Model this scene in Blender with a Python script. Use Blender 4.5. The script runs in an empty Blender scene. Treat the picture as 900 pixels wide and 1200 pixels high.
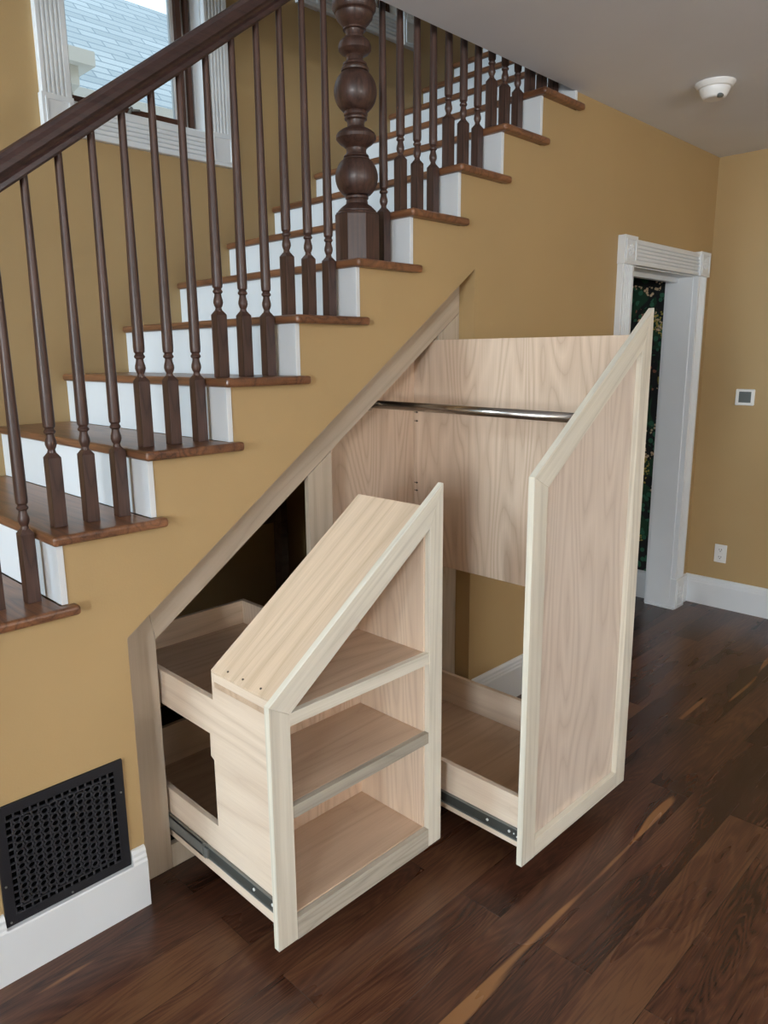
import bpy, bmesh, math, random
from mathutils import Vector, Matrix, geometry
random.seed(7)
sc = bpy.context.scene
COL = sc.collection
PI = math.pi

# ------------------------------------------------------------------ materials
def new_mat(name):
    m = bpy.data.materials.new(name); m.use_nodes = True
    nt = m.node_tree
    return m, nt, nt.nodes['Principled BSDF']
def N(nt, t, **kw):
    n = nt.nodes.new(t)
    for k, v in kw.items():
        if k.startswith('i_'): n.inputs[k[2:].replace('_', ' ')].default_value = v
        else: setattr(n, k, v)
    return n
def link(nt, a, b): nt.links.new(a, b)
def plain(name, col, rough=.5, metal=0, coat=0, bump=0, bscale=200, var=0, vscale=3):
    m, nt, b = new_mat(name)
    b.inputs['Base Color'].default_value = (*col, 1); b.inputs['Roughness'].default_value = rough
    b.inputs['Metallic'].default_value = metal; b.inputs['Coat Weight'].default_value = coat
    tc = N(nt, 'ShaderNodeTexCoord')
    if bump:
        n = N(nt, 'ShaderNodeTexNoise', i_Scale=bscale, i_Detail=3.0); link(nt, tc.outputs['Object'], n.inputs['Vector'])
        bp = N(nt, 'ShaderNodeBump', i_Strength=bump, i_Distance=.002); link(nt, n.outputs['Fac'], bp.inputs['Height'])
        link(nt, bp.outputs['Normal'], b.inputs['Normal'])
    if var:
        n2 = N(nt, 'ShaderNodeTexNoise', i_Scale=vscale, i_Detail=4.0); link(nt, tc.outputs['Object'], n2.inputs['Vector'])
        mp = N(nt, 'ShaderNodeMapRange', i_From_Min=.3, i_From_Max=.7, i_To_Min=1 - var, i_To_Max=1 + var)
        link(nt, n2.outputs['Fac'], mp.inputs['Value'])
        mx = N(nt, 'ShaderNodeVectorMath', operation='SCALE'); mx.inputs[0].default_value = col
        link(nt, mp.outputs[0], mx.inputs['Scale']); link(nt, mx.outputs[0], b.inputs['Base Color'])
    return m
def wood(name, dark, light, axis=0, rough=.45, coat=0, rings=9, cross=5.5, along=.55, fine=1.0, blotch=.25, off=0, contrast=1.0, bump=.08, tilt=0):
    """timber with cathedral grain: contour lines of a stretched noise, plus fine pores running along the grain"""
    m, nt, b = new_mat(name)
    tc0 = N(nt, 'ShaderNodeTexCoord'); tl = N(nt, 'ShaderNodeMapping'); tl.inputs['Rotation'].default_value = (0, tilt, 0); link(nt, tc0.outputs['Object'], tl.inputs['Vector'])
    sc_ = [cross, cross, cross]; sc_[axis] = along
    mp = N(nt, 'ShaderNodeMapping'); mp.inputs['Scale'].default_value = sc_; mp.inputs['Location'].default_value = (off, off * .7, off * 1.3)
    link(nt, tl.outputs[0], mp.inputs['Vector'])
    n = N(nt, 'ShaderNodeTexNoise', i_Scale=1.0, i_Detail=2.2, i_Distortion=.35); link(nt, mp.outputs[0], n.inputs['Vector'])
    mu = N(nt, 'ShaderNodeMath', operation='MULTIPLY'); mu.inputs[1].default_value = rings; link(nt, n.outputs['Fac'], mu.inputs[0])
    fr = N(nt, 'ShaderNodeMath', operation='PINGPONG'); fr.inputs[1].default_value = .5; link(nt, mu.outputs[0], fr.inputs[0])
    r0 = N(nt, 'ShaderNodeMapRange', i_From_Min=0.0, i_From_Max=.5); link(nt, fr.outputs[0], r0.inputs['Value'])
    r1 = N(nt, 'ShaderNodeMath', operation='POWER'); r1.inputs[1].default_value = .45; link(nt, r0.outputs[0], r1.inputs[0])
    sf = [230, 230, 230]; sf[axis] = 6
    mp2 = N(nt, 'ShaderNodeMapping'); mp2.inputs['Scale'].default_value = sf; link(nt, tl.outputs[0], mp2.inputs['Vector'])
    n2 = N(nt, 'ShaderNodeTexNoise', i_Scale=1.0, i_Detail=3.0); link(nt, mp2.outputs[0], n2.inputs['Vector'])
    sb = [2.6, 2.6, 2.6]; sb[axis] = .5
    mp3 = N(nt, 'ShaderNodeMapping'); mp3.inputs['Scale'].default_value = sb; mp3.inputs['Location'].default_value = (off * 2, 0, 3); link(nt, tl.outputs[0], mp3.inputs['Vector'])
    n3 = N(nt, 'ShaderNodeTexNoise', i_Scale=1.0, i_Detail=2.0); link(nt, mp3.outputs[0], n3.inputs['Vector'])
    a1 = N(nt, 'ShaderNodeMath', operation='MULTIPLY'); a1.inputs[1].default_value = .45 * contrast; link(nt, r1.outputs[0], a1.inputs[0])
    a2 = N(nt, 'ShaderNodeMath', operation='MULTIPLY_ADD'); a2.inputs[1].default_value = .6 * fine; link(nt, n2.outputs['Fac'], a2.inputs[0]); link(nt, a1.outputs[0], a2.inputs[2])
    a3 = N(nt, 'ShaderNodeMath', operation='MULTIPLY_ADD'); a3.inputs[1].default_value = blotch * 3; link(nt, n3.outputs['Fac'], a3.inputs[0]); link(nt, a2.outputs[0], a3.inputs[2])
    mid = .45 * contrast * .6 + .3 * fine + blotch * 1.5
    mr = N(nt, 'ShaderNodeMapRange', i_From_Min=mid - .42, i_From_Max=mid + .42); link(nt, a3.outputs[0], mr.inputs['Value'])
    mix = N(nt, 'ShaderNodeMix', data_type='RGBA'); mix.inputs[6].default_value = (*dark, 1); mix.inputs[7].default_value = (*light, 1)
    link(nt, mr.outputs[0], mix.inputs[0]); link(nt, mix.outputs[2], b.inputs['Base Color'])
    b.inputs['Roughness'].default_value = rough; b.inputs['Coat Weight'].default_value = coat; b.inputs['Coat Roughness'].default_value = .12
    if bump:
        bp = N(nt, 'ShaderNodeBump', i_Strength=bump, i_Distance=.001); link(nt, n2.outputs['Fac'], bp.inputs['Height']); link(nt, bp.outputs['Normal'], b.inputs['Normal'])
    return m
def floor_mat():
    m, nt, b = new_mat('walnut floor boards')
    tc = N(nt, 'ShaderNodeTexCoord')
    mp = N(nt, 'ShaderNodeMapping'); mp.inputs['Location'].default_value = (.41, .072, 0); link(nt, tc.outputs['Object'], mp.inputs['Vector'])
    br = N(nt, 'ShaderNodeTexBrick', offset=.37, offset_frequency=2, squash=1.0)
    br.inputs['Color1'].default_value = (0, 0, 0, 1); br.inputs['Color2'].default_value = (1, 1, 1, 1); br.inputs['Mortar'].default_value = (.5, .5, .5, 1)
    br.inputs['Scale'].default_value = 1; br.inputs['Mortar Size'].default_value = .0009; br.inputs['Mortar Smooth'].default_value = .1
    br.inputs['Brick Width'].default_value = 1.55; br.inputs['Row Height'].default_value = .148
    link(nt, mp.outputs[0], br.inputs['Vector'])
    sep = N(nt, 'ShaderNodeSeparateColor'); link(nt, br.outputs['Color'], sep.inputs[0]); rnd = sep.outputs[0]
    # shift the grain for each board
    cmb = N(nt, 'ShaderNodeCombineXYZ')
    k1 = N(nt, 'ShaderNodeMath', operation='MULTIPLY'); k1.inputs[1].default_value = 37.3; link(nt, rnd, k1.inputs[0])
    k2 = N(nt, 'ShaderNodeMath', operation='MULTIPLY'); k2.inputs[1].default_value = 91.7; link(nt, rnd, k2.inputs[0])
    link(nt, k1.outputs[0], cmb.inputs[0]); link(nt, k2.outputs[0], cmb.inputs[1]); link(nt, k1.outputs[0], cmb.inputs[2])
    ad = N(nt, 'ShaderNodeVectorMath', operation='ADD'); link(nt, tc.outputs['Object'], ad.inputs[0]); link(nt, cmb.outputs[0], ad.inputs[1])
    def noise(scl, detail, dist=0.0, extra=None):
        q = N(nt, 'ShaderNodeMapping'); q.inputs['Scale'].default_value = scl
        if extra: q.inputs['Location'].default_value = extra
        link(nt, ad.outputs[0], q.inputs['Vector'])
        n = N(nt, 'ShaderNodeTexNoise', i_Scale=1.0, i_Detail=detail, i_Distortion=dist); link(nt, q.outputs[0], n.inputs['Vector']); return n.outputs['Fac']
    n1 = noise((.8, 7.0, 1), 2.6, .5)
    mu = N(nt, 'ShaderNodeMath', operation='MULTIPLY'); mu.inputs[1].default_value = 26; link(nt, n1, mu.inputs[0])
    pp = N(nt, 'ShaderNodeMath', operation='PINGPONG'); pp.inputs[1].default_value = .5; link(nt, mu.outputs[0], pp.inputs[0])
    n2 = noise((9, 260, 1), 4)
    n3 = noise((1.1, 5, 1), 3, .3, (5, 5, 5))
    s1 = N(nt, 'ShaderNodeMath', operation='MULTIPLY'); s1.inputs[1].default_value = .36; link(nt, pp.outputs[0], s1.inputs[0])
    s2 = N(nt, 'ShaderNodeMath', operation='MULTIPLY_ADD'); s2.inputs[1].default_value = .42; link(nt, n2, s2.inputs[0]); link(nt, s1.outputs[0], s2.inputs[2])
    s3 = N(nt, 'ShaderNodeMath', operation='MULTIPLY_ADD'); s3.inputs[1].default_value = .8; link(nt, n3, s3.inputs[0]); link(nt, s2.outputs[0], s3.inputs[2])
    s4 = N(nt, 'ShaderNodeMath', operation='MULTIPLY_ADD'); s4.inputs[1].default_value = .22; link(nt, rnd, s4.inputs[0]); link(nt, s3.outputs[0], s4.inputs[2])
    cr = N(nt, 'ShaderNodeValToRGB'); e = cr.color_ramp.elements
    e[0].position = .46; e[0].color = (.016, .0065, .0038, 1); e[1].position = 1.0; e[1].color = (.115, .052, .024, 1)
    x = cr.color_ramp.elements.new(.66); x.color = (.032, .0125, .007, 1)
    x = cr.color_ramp.elements.new(.84); x.color = (.070, .026, .014, 1)
    link(nt, s4.outputs[0], cr.inputs[0])
    # sapwood streaks
    n5 = noise((.75, 7.5, 1), 1.5, .2, (11, 3, 1))
    sw = N(nt, 'ShaderNodeMapRange', i_From_Min=.700, i_From_Max=.712); link(nt, n5, sw.inputs['Value'])
    mx = N(nt, 'ShaderNodeMix', data_type='RGBA'); mx.inputs[7].default_value = (.21, .098, .038, 1)
    link(nt, sw.outputs[0], mx.inputs[0]); link(nt, cr.outputs[0], mx.inputs[6])
    mo = N(nt, 'ShaderNodeMix', data_type='RGBA'); mo.inputs[7].default_value = (.012, .006, .004, 1)
    mf = N(nt, 'ShaderNodeMath', operation='MULTIPLY'); mf.inputs[1].default_value = .85; link(nt, br.outputs['Fac'], mf.inputs[0])
    link(nt, mf.outputs[0], mo.inputs[0]); link(nt, mx.outputs[2], mo.inputs[6])
    link(nt, mo.outputs[2], b.inputs['Base Color'])
    rr = N(nt, 'ShaderNodeMapRange', i_To_Min=.22, i_To_Max=.34); link(nt, n3, rr.inputs['Value']); link(nt, rr.outputs[0], b.inputs['Roughness'])
    bp = N(nt, 'ShaderNodeBump', i_Strength=.05, i_Distance=.001); link(nt, n2, bp.inputs['Height']); link(nt, bp.outputs['Normal'], b.inputs['Normal'])
    b.inputs['Specular IOR Level'].default_value = .45
    return m
def wallpaper_mat():
    m, nt, b = new_mat('dark botanical wallpaper')
    tc = N(nt, 'ShaderNodeTexCoord')
    co = tc.outputs['Object']
    base = (.006, .008, .008, 1)
    n1 = N(nt, 'ShaderNodeTexNoise', i_Scale=5.0, i_Detail=2.0, i_Distortion=.8); link(nt, co, n1.inputs['Vector'])
    g = N(nt, 'ShaderNodeMapRange', i_From_Min=.53, i_From_Max=.56); link(nt, n1.outputs['Fac'], g.inputs['Value'])
    m1 = N(nt, 'ShaderNodeMix', data_type='RGBA'); m1.inputs[6].default_value = base; m1.inputs[7].default_value = (.010, .050, .022, 1); link(nt, g.outputs[0], m1.inputs[0])
    prev = m1.outputs[2]
    for scale, mask_s, mask_t, rad, col, loc in ((48, 3.2, .60, .42, (.62, .46, .28, 1), 0), (30, 3.0, .62, .40, (.28, .10, .06, 1), 7), (60, 3.4, .60, .45, (.42, .34, .07, 1), 13), (26, 3, .56, .42, (.03, .13, .07, 1), 19)):
        mp = N(nt, 'ShaderNodeMapping'); mp.inputs['Location'].default_value = (loc, loc, loc); link(nt, co, mp.inputs['Vector'])
        v = N(nt, 'ShaderNodeTexVoronoi', i_Scale=float(scale)); link(nt, mp.outputs[0], v.inputs['Vector'])
        lt = N(nt, 'ShaderNodeMath', operation='LESS_THAN'); lt.inputs[1].default_value = rad; link(nt, v.outputs['Distance'], lt.inputs[0])
        n = N(nt, 'ShaderNodeTexNoise', i_Scale=float(mask_s), i_Detail=2.0, i_Distortion=1.0); link(nt, mp.outputs[0], n.inputs['Vector'])
        gt = N(nt, 'ShaderNodeMath', operation='GREATER_THAN'); gt.inputs[1].default_value = mask_t; link(nt, n.outputs['Fac'], gt.inputs[0])
        mm = N(nt, 'ShaderNodeMath', operation='MULTIPLY'); link(nt, lt.outputs[0], mm.inputs[0]); link(nt, gt.outputs[0], mm.inputs[1])
        mx = N(nt, 'ShaderNodeMix', data_type='RGBA'); mx.inputs[7].default_value = col; link(nt, prev, mx.inputs[6]); link(nt, mm.outputs[0], mx.inputs[0]); prev = mx.outputs[2]
    link(nt, prev, b.inputs['Base Color']); b.inputs['Roughness'].default_value = .6
    return m
def shingle_mat():
    m, nt, b = new_mat('grey roof shingles')
    tc = N(nt, 'ShaderNodeTexCoord')
    mp = N(nt, 'ShaderNodeMapping'); link(nt, tc.outputs['Object'], mp.inputs['Vector'])
    sp = N(nt, 'ShaderNodeSeparateXYZ'); link(nt, mp.outputs[0], sp.inputs[0]); cb = N(nt, 'ShaderNodeCombineXYZ')
    link(nt, sp.outputs['X'], cb.inputs['X']); link(nt, sp.outputs['Z'], cb.inputs['Y'])
    br = N(nt, 'ShaderNodeTexBrick'); link(nt, cb.outputs[0], br.inputs['Vector'])
    br.inputs['Color1'].default_value = (.40, .46, .50, 1); br.inputs['Color2'].default_value = (.56, .62, .66, 1); br.inputs['Mortar'].default_value = (.27, .33, .38, 1)
    br.inputs['Scale'].default_value = 1; br.inputs['Mortar Size'].default_value = .008; br.inputs['Brick Width'].default_value = .4; br.inputs['Row Height'].default_value = .085
    link(nt, br.outputs['Color'], b.inputs['Base Color']); b.inputs['Roughness'].default_value = .9
    return m
def glass_mat():
    m, nt, b = new_mat('window glass')
    out = nt.nodes['Material Output']; nt.nodes.remove(b)
    tr = N(nt, 'ShaderNodeBsdfTransparent'); tr.inputs[0].default_value = (.93, .97, .98, 1)
    gl = N(nt, 'ShaderNodeBsdfGlossy'); gl.inputs['Roughness'].default_value = .02
    fr = N(nt, 'ShaderNodeFresnel', i_IOR=1.45); mx = N(nt, 'ShaderNodeMixShader')
    link(nt, fr.outputs[0], mx.inputs[0]); link(nt, tr.outputs[0], mx.inputs[1]); link(nt, gl.outputs[0], mx.inputs[2]); link(nt, mx.outputs[0], out.inputs['Surface'])
    return m

M = dict(
    ochre=plain('ochre wall paint', (.415, .284, .130), .62, bump=.15, bscale=160, var=.04, vscale=1.5),
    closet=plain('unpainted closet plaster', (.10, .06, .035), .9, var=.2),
    white=plain('white trim paint', (.70, .73, .75), .35, var=.03),
    ceil=plain('ceiling paint', (.72, .745, .79), .8, bump=.35, bscale=14, var=.03, vscale=2),
    plastic=plain('white plastic', (.78, .78, .76), .35),
    screen=plain('grey display glass', (.13, .15, .15), .15),
    hole=plain('dark socket slots', (.03, .03, .03), .6),
    iron=plain('black cast iron', (.013, .013, .016), .5, bump=.3, bscale=400),
    ironlat=plain('worn lattice iron', (.030, .030, .035), .45, bump=.3, bscale=400),
    vent_shade=plain('black recess shade', (.0015, .0015, .0015), 1.0),  # near-black colour stands in for the shade in the register openings
    steel=plain('zinc drawer slide steel', (.20, .205, .19), .42, metal=.35),
    steel_dark=plain('dark drawer slide channel', (.06, .062, .055), .45, metal=.2),
    screw=plain('bright screw heads', (.8, .8, .78), .35, metal=.2),
    nickel=plain('brushed nickel rod', (.42, .39, .36), .24, metal=1),
    screwhole=plain('dark countersunk screws', (.06, .04, .03), .6),
    stucco=plain('white painted masonry', (.8, .8, .78), .8),
    bronze=plain('brown window sash', (.07, .028, .016), .4),
    floor=floor_mat(), paper=wallpaper_mat(), shingle=shingle_mat(), glass=glass_mat(),
)
M['vent_shade'].node_tree.nodes['Principled BSDF'].inputs['Specular IOR Level'].default_value = 0
M['iron'].node_tree.nodes['Principled BSDF'].inputs['Specular IOR Level'].default_value = .3
M['oak_v'] = wood('dark stained oak upright', (.016, .0075, .0055), (.088, .043, .031), 2, .44, .08, rings=8, cross=14, along=1.2, blotch=.1, fine=1.5)
M['oak_x'] = wood('dark stained oak rail', (.014, .0065, .0055), (.060, .028, .023), 0, .36, .3, rings=8, cross=12, along=1.0, blotch=.08, fine=1.5)
M['oak_t'] = wood('glossy oak tread', (.052, .020, .010), (.27, .115, .050), 1, .34, .08, rings=8, cross=9, along=.8, blotch=.3)
M['ply_z'] = wood('maple plywood upright grain', (.46, .32, .22), (.72, .56, .42), 2, .5, 0, rings=26, cross=3.4, along=.5, fine=.8, blotch=.10, contrast=1.1)
M['ply_i'] = wood('pale maple plywood upright grain', (.54, .40, .29), (.80, .65, .50), 2, .5, 0, rings=24, cross=3.4, along=.5, fine=.8, blotch=.08, contrast=1.0, off=6)
M['ply_x'] = wood('maple plywood long grain', (.50, .36, .24), (.74, .575, .42), 0, .5, 0, rings=9, cross=5.5, along=.35, fine=1.1, blotch=.10, off=4)
M['ply_y'] = wood('maple plywood deep grain', (.56, .43, .32), (.80, .67, .53), 1, .5, 0, rings=8, cross=4.5, along=.4, fine=.9, blotch=.12, off=9)
M['ply_s'] = wood('maple shelf plywood', (.40, .275, .18), (.62, .455, .325), 0, .5, 0, rings=9, cross=5, along=.6, fine=.8, blotch=.1, off=2)
M['pop_z'] = wood('poplar upright grain', (.50, .455, .365), (.78, .735, .62), 2, .5, 0, rings=7, cross=12, along=.4, fine=.8, blotch=.14)
M['pop_x'] = wood('poplar long grain', (.50, .455, .365), (.78, .735, .62), 0, .5, 0, rings=7, cross=12, along=.4, fine=.8, blotch=.14)
TILT = math.radians(35.6)
M['pop_r'] = wood('poplar raked grain', (.50, .455, .365), (.78, .735, .62), 0, .5, 0, rings=7, cross=12, along=.4, fine=.8, blotch=.14, tilt=TILT)
M['pop_br'] = wood('tan poplar raked grain', (.36, .285, .205), (.56, .47, .36), 0, .5, 0, rings=7, cross=9, along=.5, fine=.6, blotch=.18, tilt=TILT)
M['ply_r'] = wood('maple plywood raked grain', (.50, .365, .24), (.74, .575, .42), 0, .5, 0, rings=8, cross=7, along=.3, fine=1.1, blotch=.12, off=4, tilt=TILT)
M['pop_g'] = wood('grey streaked poplar', (.25, .225, .18), (.52, .47, .38), 0, .5, 0, rings=8, cross=11, along=.9, fine=.7, blotch=.25)
M['pop_b'] = wood('tan poplar frame', (.36, .285, .205), (.56, .47, .36), 2, .5, 0, rings=7, cross=9, along=.7, fine=.6, blotch=.22)
M['maple_panel'] = wood('maple door panel with darker heart stripe', (.46, .36, .285), (.72, .62, .52), 2, .5, 0, rings=22, cross=3.2, along=.45, fine=.7, blotch=.25, off=12.4, contrast=.9)
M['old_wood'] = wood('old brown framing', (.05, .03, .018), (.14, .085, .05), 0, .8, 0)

# ------------------------------------------------------------------ mesh helpers (world coordinates)
def box(bm, x0, x1, y0, y1, z0, z1):
    r = bmesh.ops.create_cube(bm, size=1)
    for v in r['verts']: v.co = Vector(((x0 + x1) / 2 + v.co.x * (x1 - x0), (y0 + y1) / 2 + v.co.y * (y1 - y0), (z0 + z1) / 2 + v.co.z * (z1 - z0)))
def prism(bm, loops, axis, a, b):
    """extrude 2-D loops (first = outline, rest = holes) from a to b along axis; 2-D coords are the other two axes in order"""
    def P(p, t):
        if axis == 'x': return Vector((t, p[0], p[1]))
        if axis == 'y': return Vector((p[0], t, p[1]))
        return Vector((p[0], p[1], t))
    flat = [p for l in loops for p in l]
    tris = geometry.tessellate_polygon([[Vector((p[0], p[1], 0)) for p in l] for l in loops])
    va = [bm.verts.new(P(p, a)) for p in flat]; vb = [bm.verts.new(P(p, b)) for p in flat]
    for t in tris:
        try: bm.faces.new([va[i] for i in t]); bm.faces.new([vb[i] for i in reversed(t)])
        except ValueError: pass
    o = 0
    for l in loops:
        n = len(l)
        for i in range(n):
            j = (i + 1) % n
            bm.faces.new([va[o + i], va[o + j], vb[o + j], vb[o + i]])
        o += n
def lathe(bm, cx, cy, prof, seg=24):
    rings = []
    for z, r in prof:
        rings.append([bm.verts.new((cx + r * math.cos(2 * PI * i / seg), cy + r * math.sin(2 * PI * i / seg), z)) for i in range(seg)])
    for a, b in zip(rings, rings[1:]):
        for i in range(seg):
            f = bm.faces.new([a[i], a[(i + 1) % seg], b[(i + 1) % seg], b[i]]); f.smooth = True
    bm.faces.new(rings[0][::-1]); bm.faces.new(rings[-1])
    for e in bm.edges:
        if len(e.link_faces) == 2:
            e.link_faces[0].normal_update(); e.link_faces[1].normal_update()
            if e.calc_face_angle(0) > .5: e.smooth = False
def cyl(bm, p, q, r, seg=20):
    p, q = Vector(p), Vector(q); d = (q - p); L = d.length; rot = d.to_track_quat('Z', 'Y').to_matrix().to_4x4()
    res = bmesh.ops.create_cone(bm, cap_ends=True, segments=seg, radius1=r, radius2=r, depth=L, matrix=Matrix.Translation((p + q) / 2) @ rot)
    for v in res['verts']:
        for f in v.link_faces:
            if len(f.verts) == 4: f.smooth = True
def origin_of(o):
    v = Vector((0, 0, 0))
    while o is not None: v += o.location; o = o.parent
    return v
def obj(name, bm, mat, parent=None, bevel=0, seg=2, label=None, loc=None, smooth=False):
    bmesh.ops.recalc_face_normals(bm, faces=bm.faces)
    if bevel: bmesh.ops.dissolve_limit(bm, angle_limit=.001, verts=bm.verts, edges=bm.edges)
    me = bpy.data.meshes.new(name)
    base = origin_of(parent) if parent else Vector(loc or (0, 0, 0))
    bmesh.ops.translate(bm, verts=bm.verts, vec=-base)
    bm.to_mesh(me); bm.free()
    o = bpy.data.objects.new(name, me); COL.objects.link(o)
    if parent: o.parent = parent
    elif loc: o.location = loc
    mats = mat if isinstance(mat, (list, tuple)) else [mat]
    for m in mats: me.materials.append(M[m])
    if bevel:
        md = o.modifiers.new('edge', 'BEVEL'); md.width = bevel; md.segments = seg; md.limit_method = 'ANGLE'; md.angle_limit = math.radians(40)
        md.use_clamp_overlap = True
    if label: o['label'] = label
    return o
def part(name, mat, parent, *boxes, bevel=.0012, label=None):
    bm = bmesh.new()
    for b in boxes: box(bm, *b)
    return obj(name, bm, mat, parent, bevel, 2, label)
def thing(name, label, cat, loc=(0, 0, 0), group=None):
    o = bpy.data.objects.new(name, None); COL.objects.link(o); o.location = loc; o.empty_display_size = .1
    o['label'] = label; o['category'] = cat
    if group: o['group'] = group
    return o
def structure(o, label=None):
    o['kind'] = 'structure'
    if label: o['label'] = label
    return o
def sempty(name, loc, label=None):
    o = bpy.data.objects.new(name, None); COL.objects.link(o); o.location = loc; o.empty_display_size = .1
    return structure(o, label)

# ------------------------------------------------------------------ dimensions
G, RI, Z0, W, H, XC = .2686, .19, .9886, 1.131, 2.75, 4.344
XL, YB = -5.4, -5.4
TT = .027
K0, K1 = -4, 14
FRD = .078          # how far the face frame sits behind the wall face
tz = lambda k: Z0 + RI * k
rake = lambda x: .847 + .7095 * (x - .456)

# ------------------------------------------------------------------ room shell
bm = bmesh.new(); prism(bm, [[(XL - .1, YB - .1), (XC + .1, YB - .1), (XC + .1, 2.4), (XL - .1, 2.4)]], 'z', -.06, 0)
structure(obj('floor', bm, 'floor'), 'dark walnut plank floor')
bm = bmesh.new(); box(bm, XL, XC + .1, YB, -.0005, H, H + .3)
structure(obj('ceiling', bm, 'ceil'), 'off-white painted ceiling')
# front wall under the stairs: stepped top, raked closet opening, doorway
top = []
for k in range(K0, 10):
    xa, xb = k * G + .034, (k + 1) * G + .034
    if k == K0: top.append((xa, 0))
    top += [(xa, tz(k) - TT), (xb, tz(k) - TT)]
outline = [(XL, 0)] + [(XL, 0.0)] * 0
outline = top + [(10 * G + .034, H + .3), (XC, H + .3), (XC, 0), (4.112, 0), (4.112, 2.07), (3.284, 2.07), (3.284, 0), (2.014, 0), (2.014, 1.9525), (.456, .847), (.456, 0)]
bm = bmesh.new(); prism(bm, [outline], 'y', 0, FRD)
structure(obj('wall_front', bm, 'ochre'), 'ochre wall below the staircase')
bm = bmesh.new(); box(bm, XC, XC + .1, YB, FRD + .6, 0, H + .3)
structure(obj('wall_right', bm, 'ochre'), 'ochre wall at the right with outlet and thermostat')
# far wall behind the stairs with two windows
W1 = (.935, 1.545, 2.575, 3.95); W2 = (2.19, 2.79, 3.37, 4.75)
def rect(a): return [(a[0], a[2]), (a[1], a[2]), (a[1], a[3]), (a[0], a[3])]
bm = bmesh.new(); prism(bm, [[(XL, 0), (6.0, 0), (6.0, 5.6), (XL, 5.6)], rect(W1), rect(W2)], 'y', W, W + .15)
structure(obj('wall_back', bm, 'ochre'), 'ochre stairwell wall with the windows')
# left wall: tall windows into the room, landing window into the stairwell
WL = [(-4.95, -4.0, 1.1, 2.62), (-3.0, -2.2, .8, 2.5)]
WS = (.22, .95, 2.2, 4.6)
bm = bmesh.new(); prism(bm, [[(YB, 0), (W + .15, 0), (W + .15, 5.6), (YB, 5.6)]] + [rect(a) for a in WL] + [rect(WS)], 'x', XL - .15, XL)
structure(obj('wall_left', bm, 'ochre'))
WB = [(-1.6, -.4, .8, 2.4), (1.6, 2.8, .8, 2.4)]
bm = bmesh.new(); prism(bm, [[(XL, 0), (XC + .1, 0), (XC + .1, H + .3), (XL, H + .3)]] + [rect(a) for a in WB], 'y', YB - .15, YB)
structure(obj('wall_rear', bm, 'ochre'))
bm = bmesh.new(); box(bm, XL, 6, -1.2, W + .15, 5.6, 5.7); structure(obj('ceiling_stairwell', bm, 'ceil'))
bm = bmesh.new(); box(bm, XL, 6, -1.2, -1.1, H + .3, 5.6); structure(obj('wall_upper', bm, 'ochre'))
bm = bmesh.new(); box(bm, 6, 6.1, -1.2, W + .15, H + .3, 5.6); structure(obj('wall_upper_right', bm, 'ochre'))
# closet under the stairs
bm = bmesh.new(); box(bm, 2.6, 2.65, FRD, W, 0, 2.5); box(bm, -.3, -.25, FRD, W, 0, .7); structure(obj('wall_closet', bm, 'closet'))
# small room beyond the doorway
bm = bmesh.new(); box(bm, 4.203, 4.30, .152, 2.3, 0, 2.6); structure(obj('wall_hall_right', bm, 'paper'), 'dark botanical wallpaper beyond the doorway')
bm = bmesh.new(); box(bm, 2.8, 4.203, 2.3, 2.35, 0, 2.6); structure(obj('wall_hall_back', bm, 'paper'))
bm = bmesh.new(); box(bm, 2.8, 4.30, .152, 2.3, 2.6, 2.65); structure(obj('ceiling_hall', bm, 'ceil'))
bm = bmesh.new(); box(bm, 2.80, 2.85, FRD, 2.3, 0, 2.6); structure(obj('wall_hall_left', bm, 'paper'))

# ------------------------------------------------------------------ baseboards
def bb_profile(h): return [(0, 0), (.02, 0), (.02, h - .045), (.0165, h - .038), (.0165, h - .030), (.013, h - .022), (.013, h - .012), (.008, h - .003), (.003, h), (0, h)]
def baseboard(name, run, a, b, face, sgn, h=.195):
    bm = bmesh.new()
    pr = [(face + sgn * d, z) for d, z in bb_profile(h)]
    prism(bm, [pr], run, a, b)
    return structure(obj(name, bm, 'white'), 'white moulded baseboard')
bbl = baseboard('baseboard_left', 'x', .409, .452, 0, -1)
def bb_piece(a, b, full):
    bm = bmesh.new(); pr = bb_profile(.195)
    prism(bm, [[(-d, z) for d, z in (pr if full else [(0, 0), (.02, 0), (.02, .148), (.018, .152), (0, .152)])]], 'x', a, b)
    return obj('board', bm, 'white', bbl)
bb_piece(.0555, .409, False); bb_piece(-1.04, .0555, True)
baseboard('baseboard_front', 'x', 2.035, 3.165, 0, -1)
baseboard('baseboard_right', 'y', YB, -.0, XC, -1, .187)
baseboard('baseboard_hall', 'y', .152, 2.3, 4.203, -1, .185)
baseboard('baseboard_corner', 'x', 4.235, XC - .02, 0, -1, .187)

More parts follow.
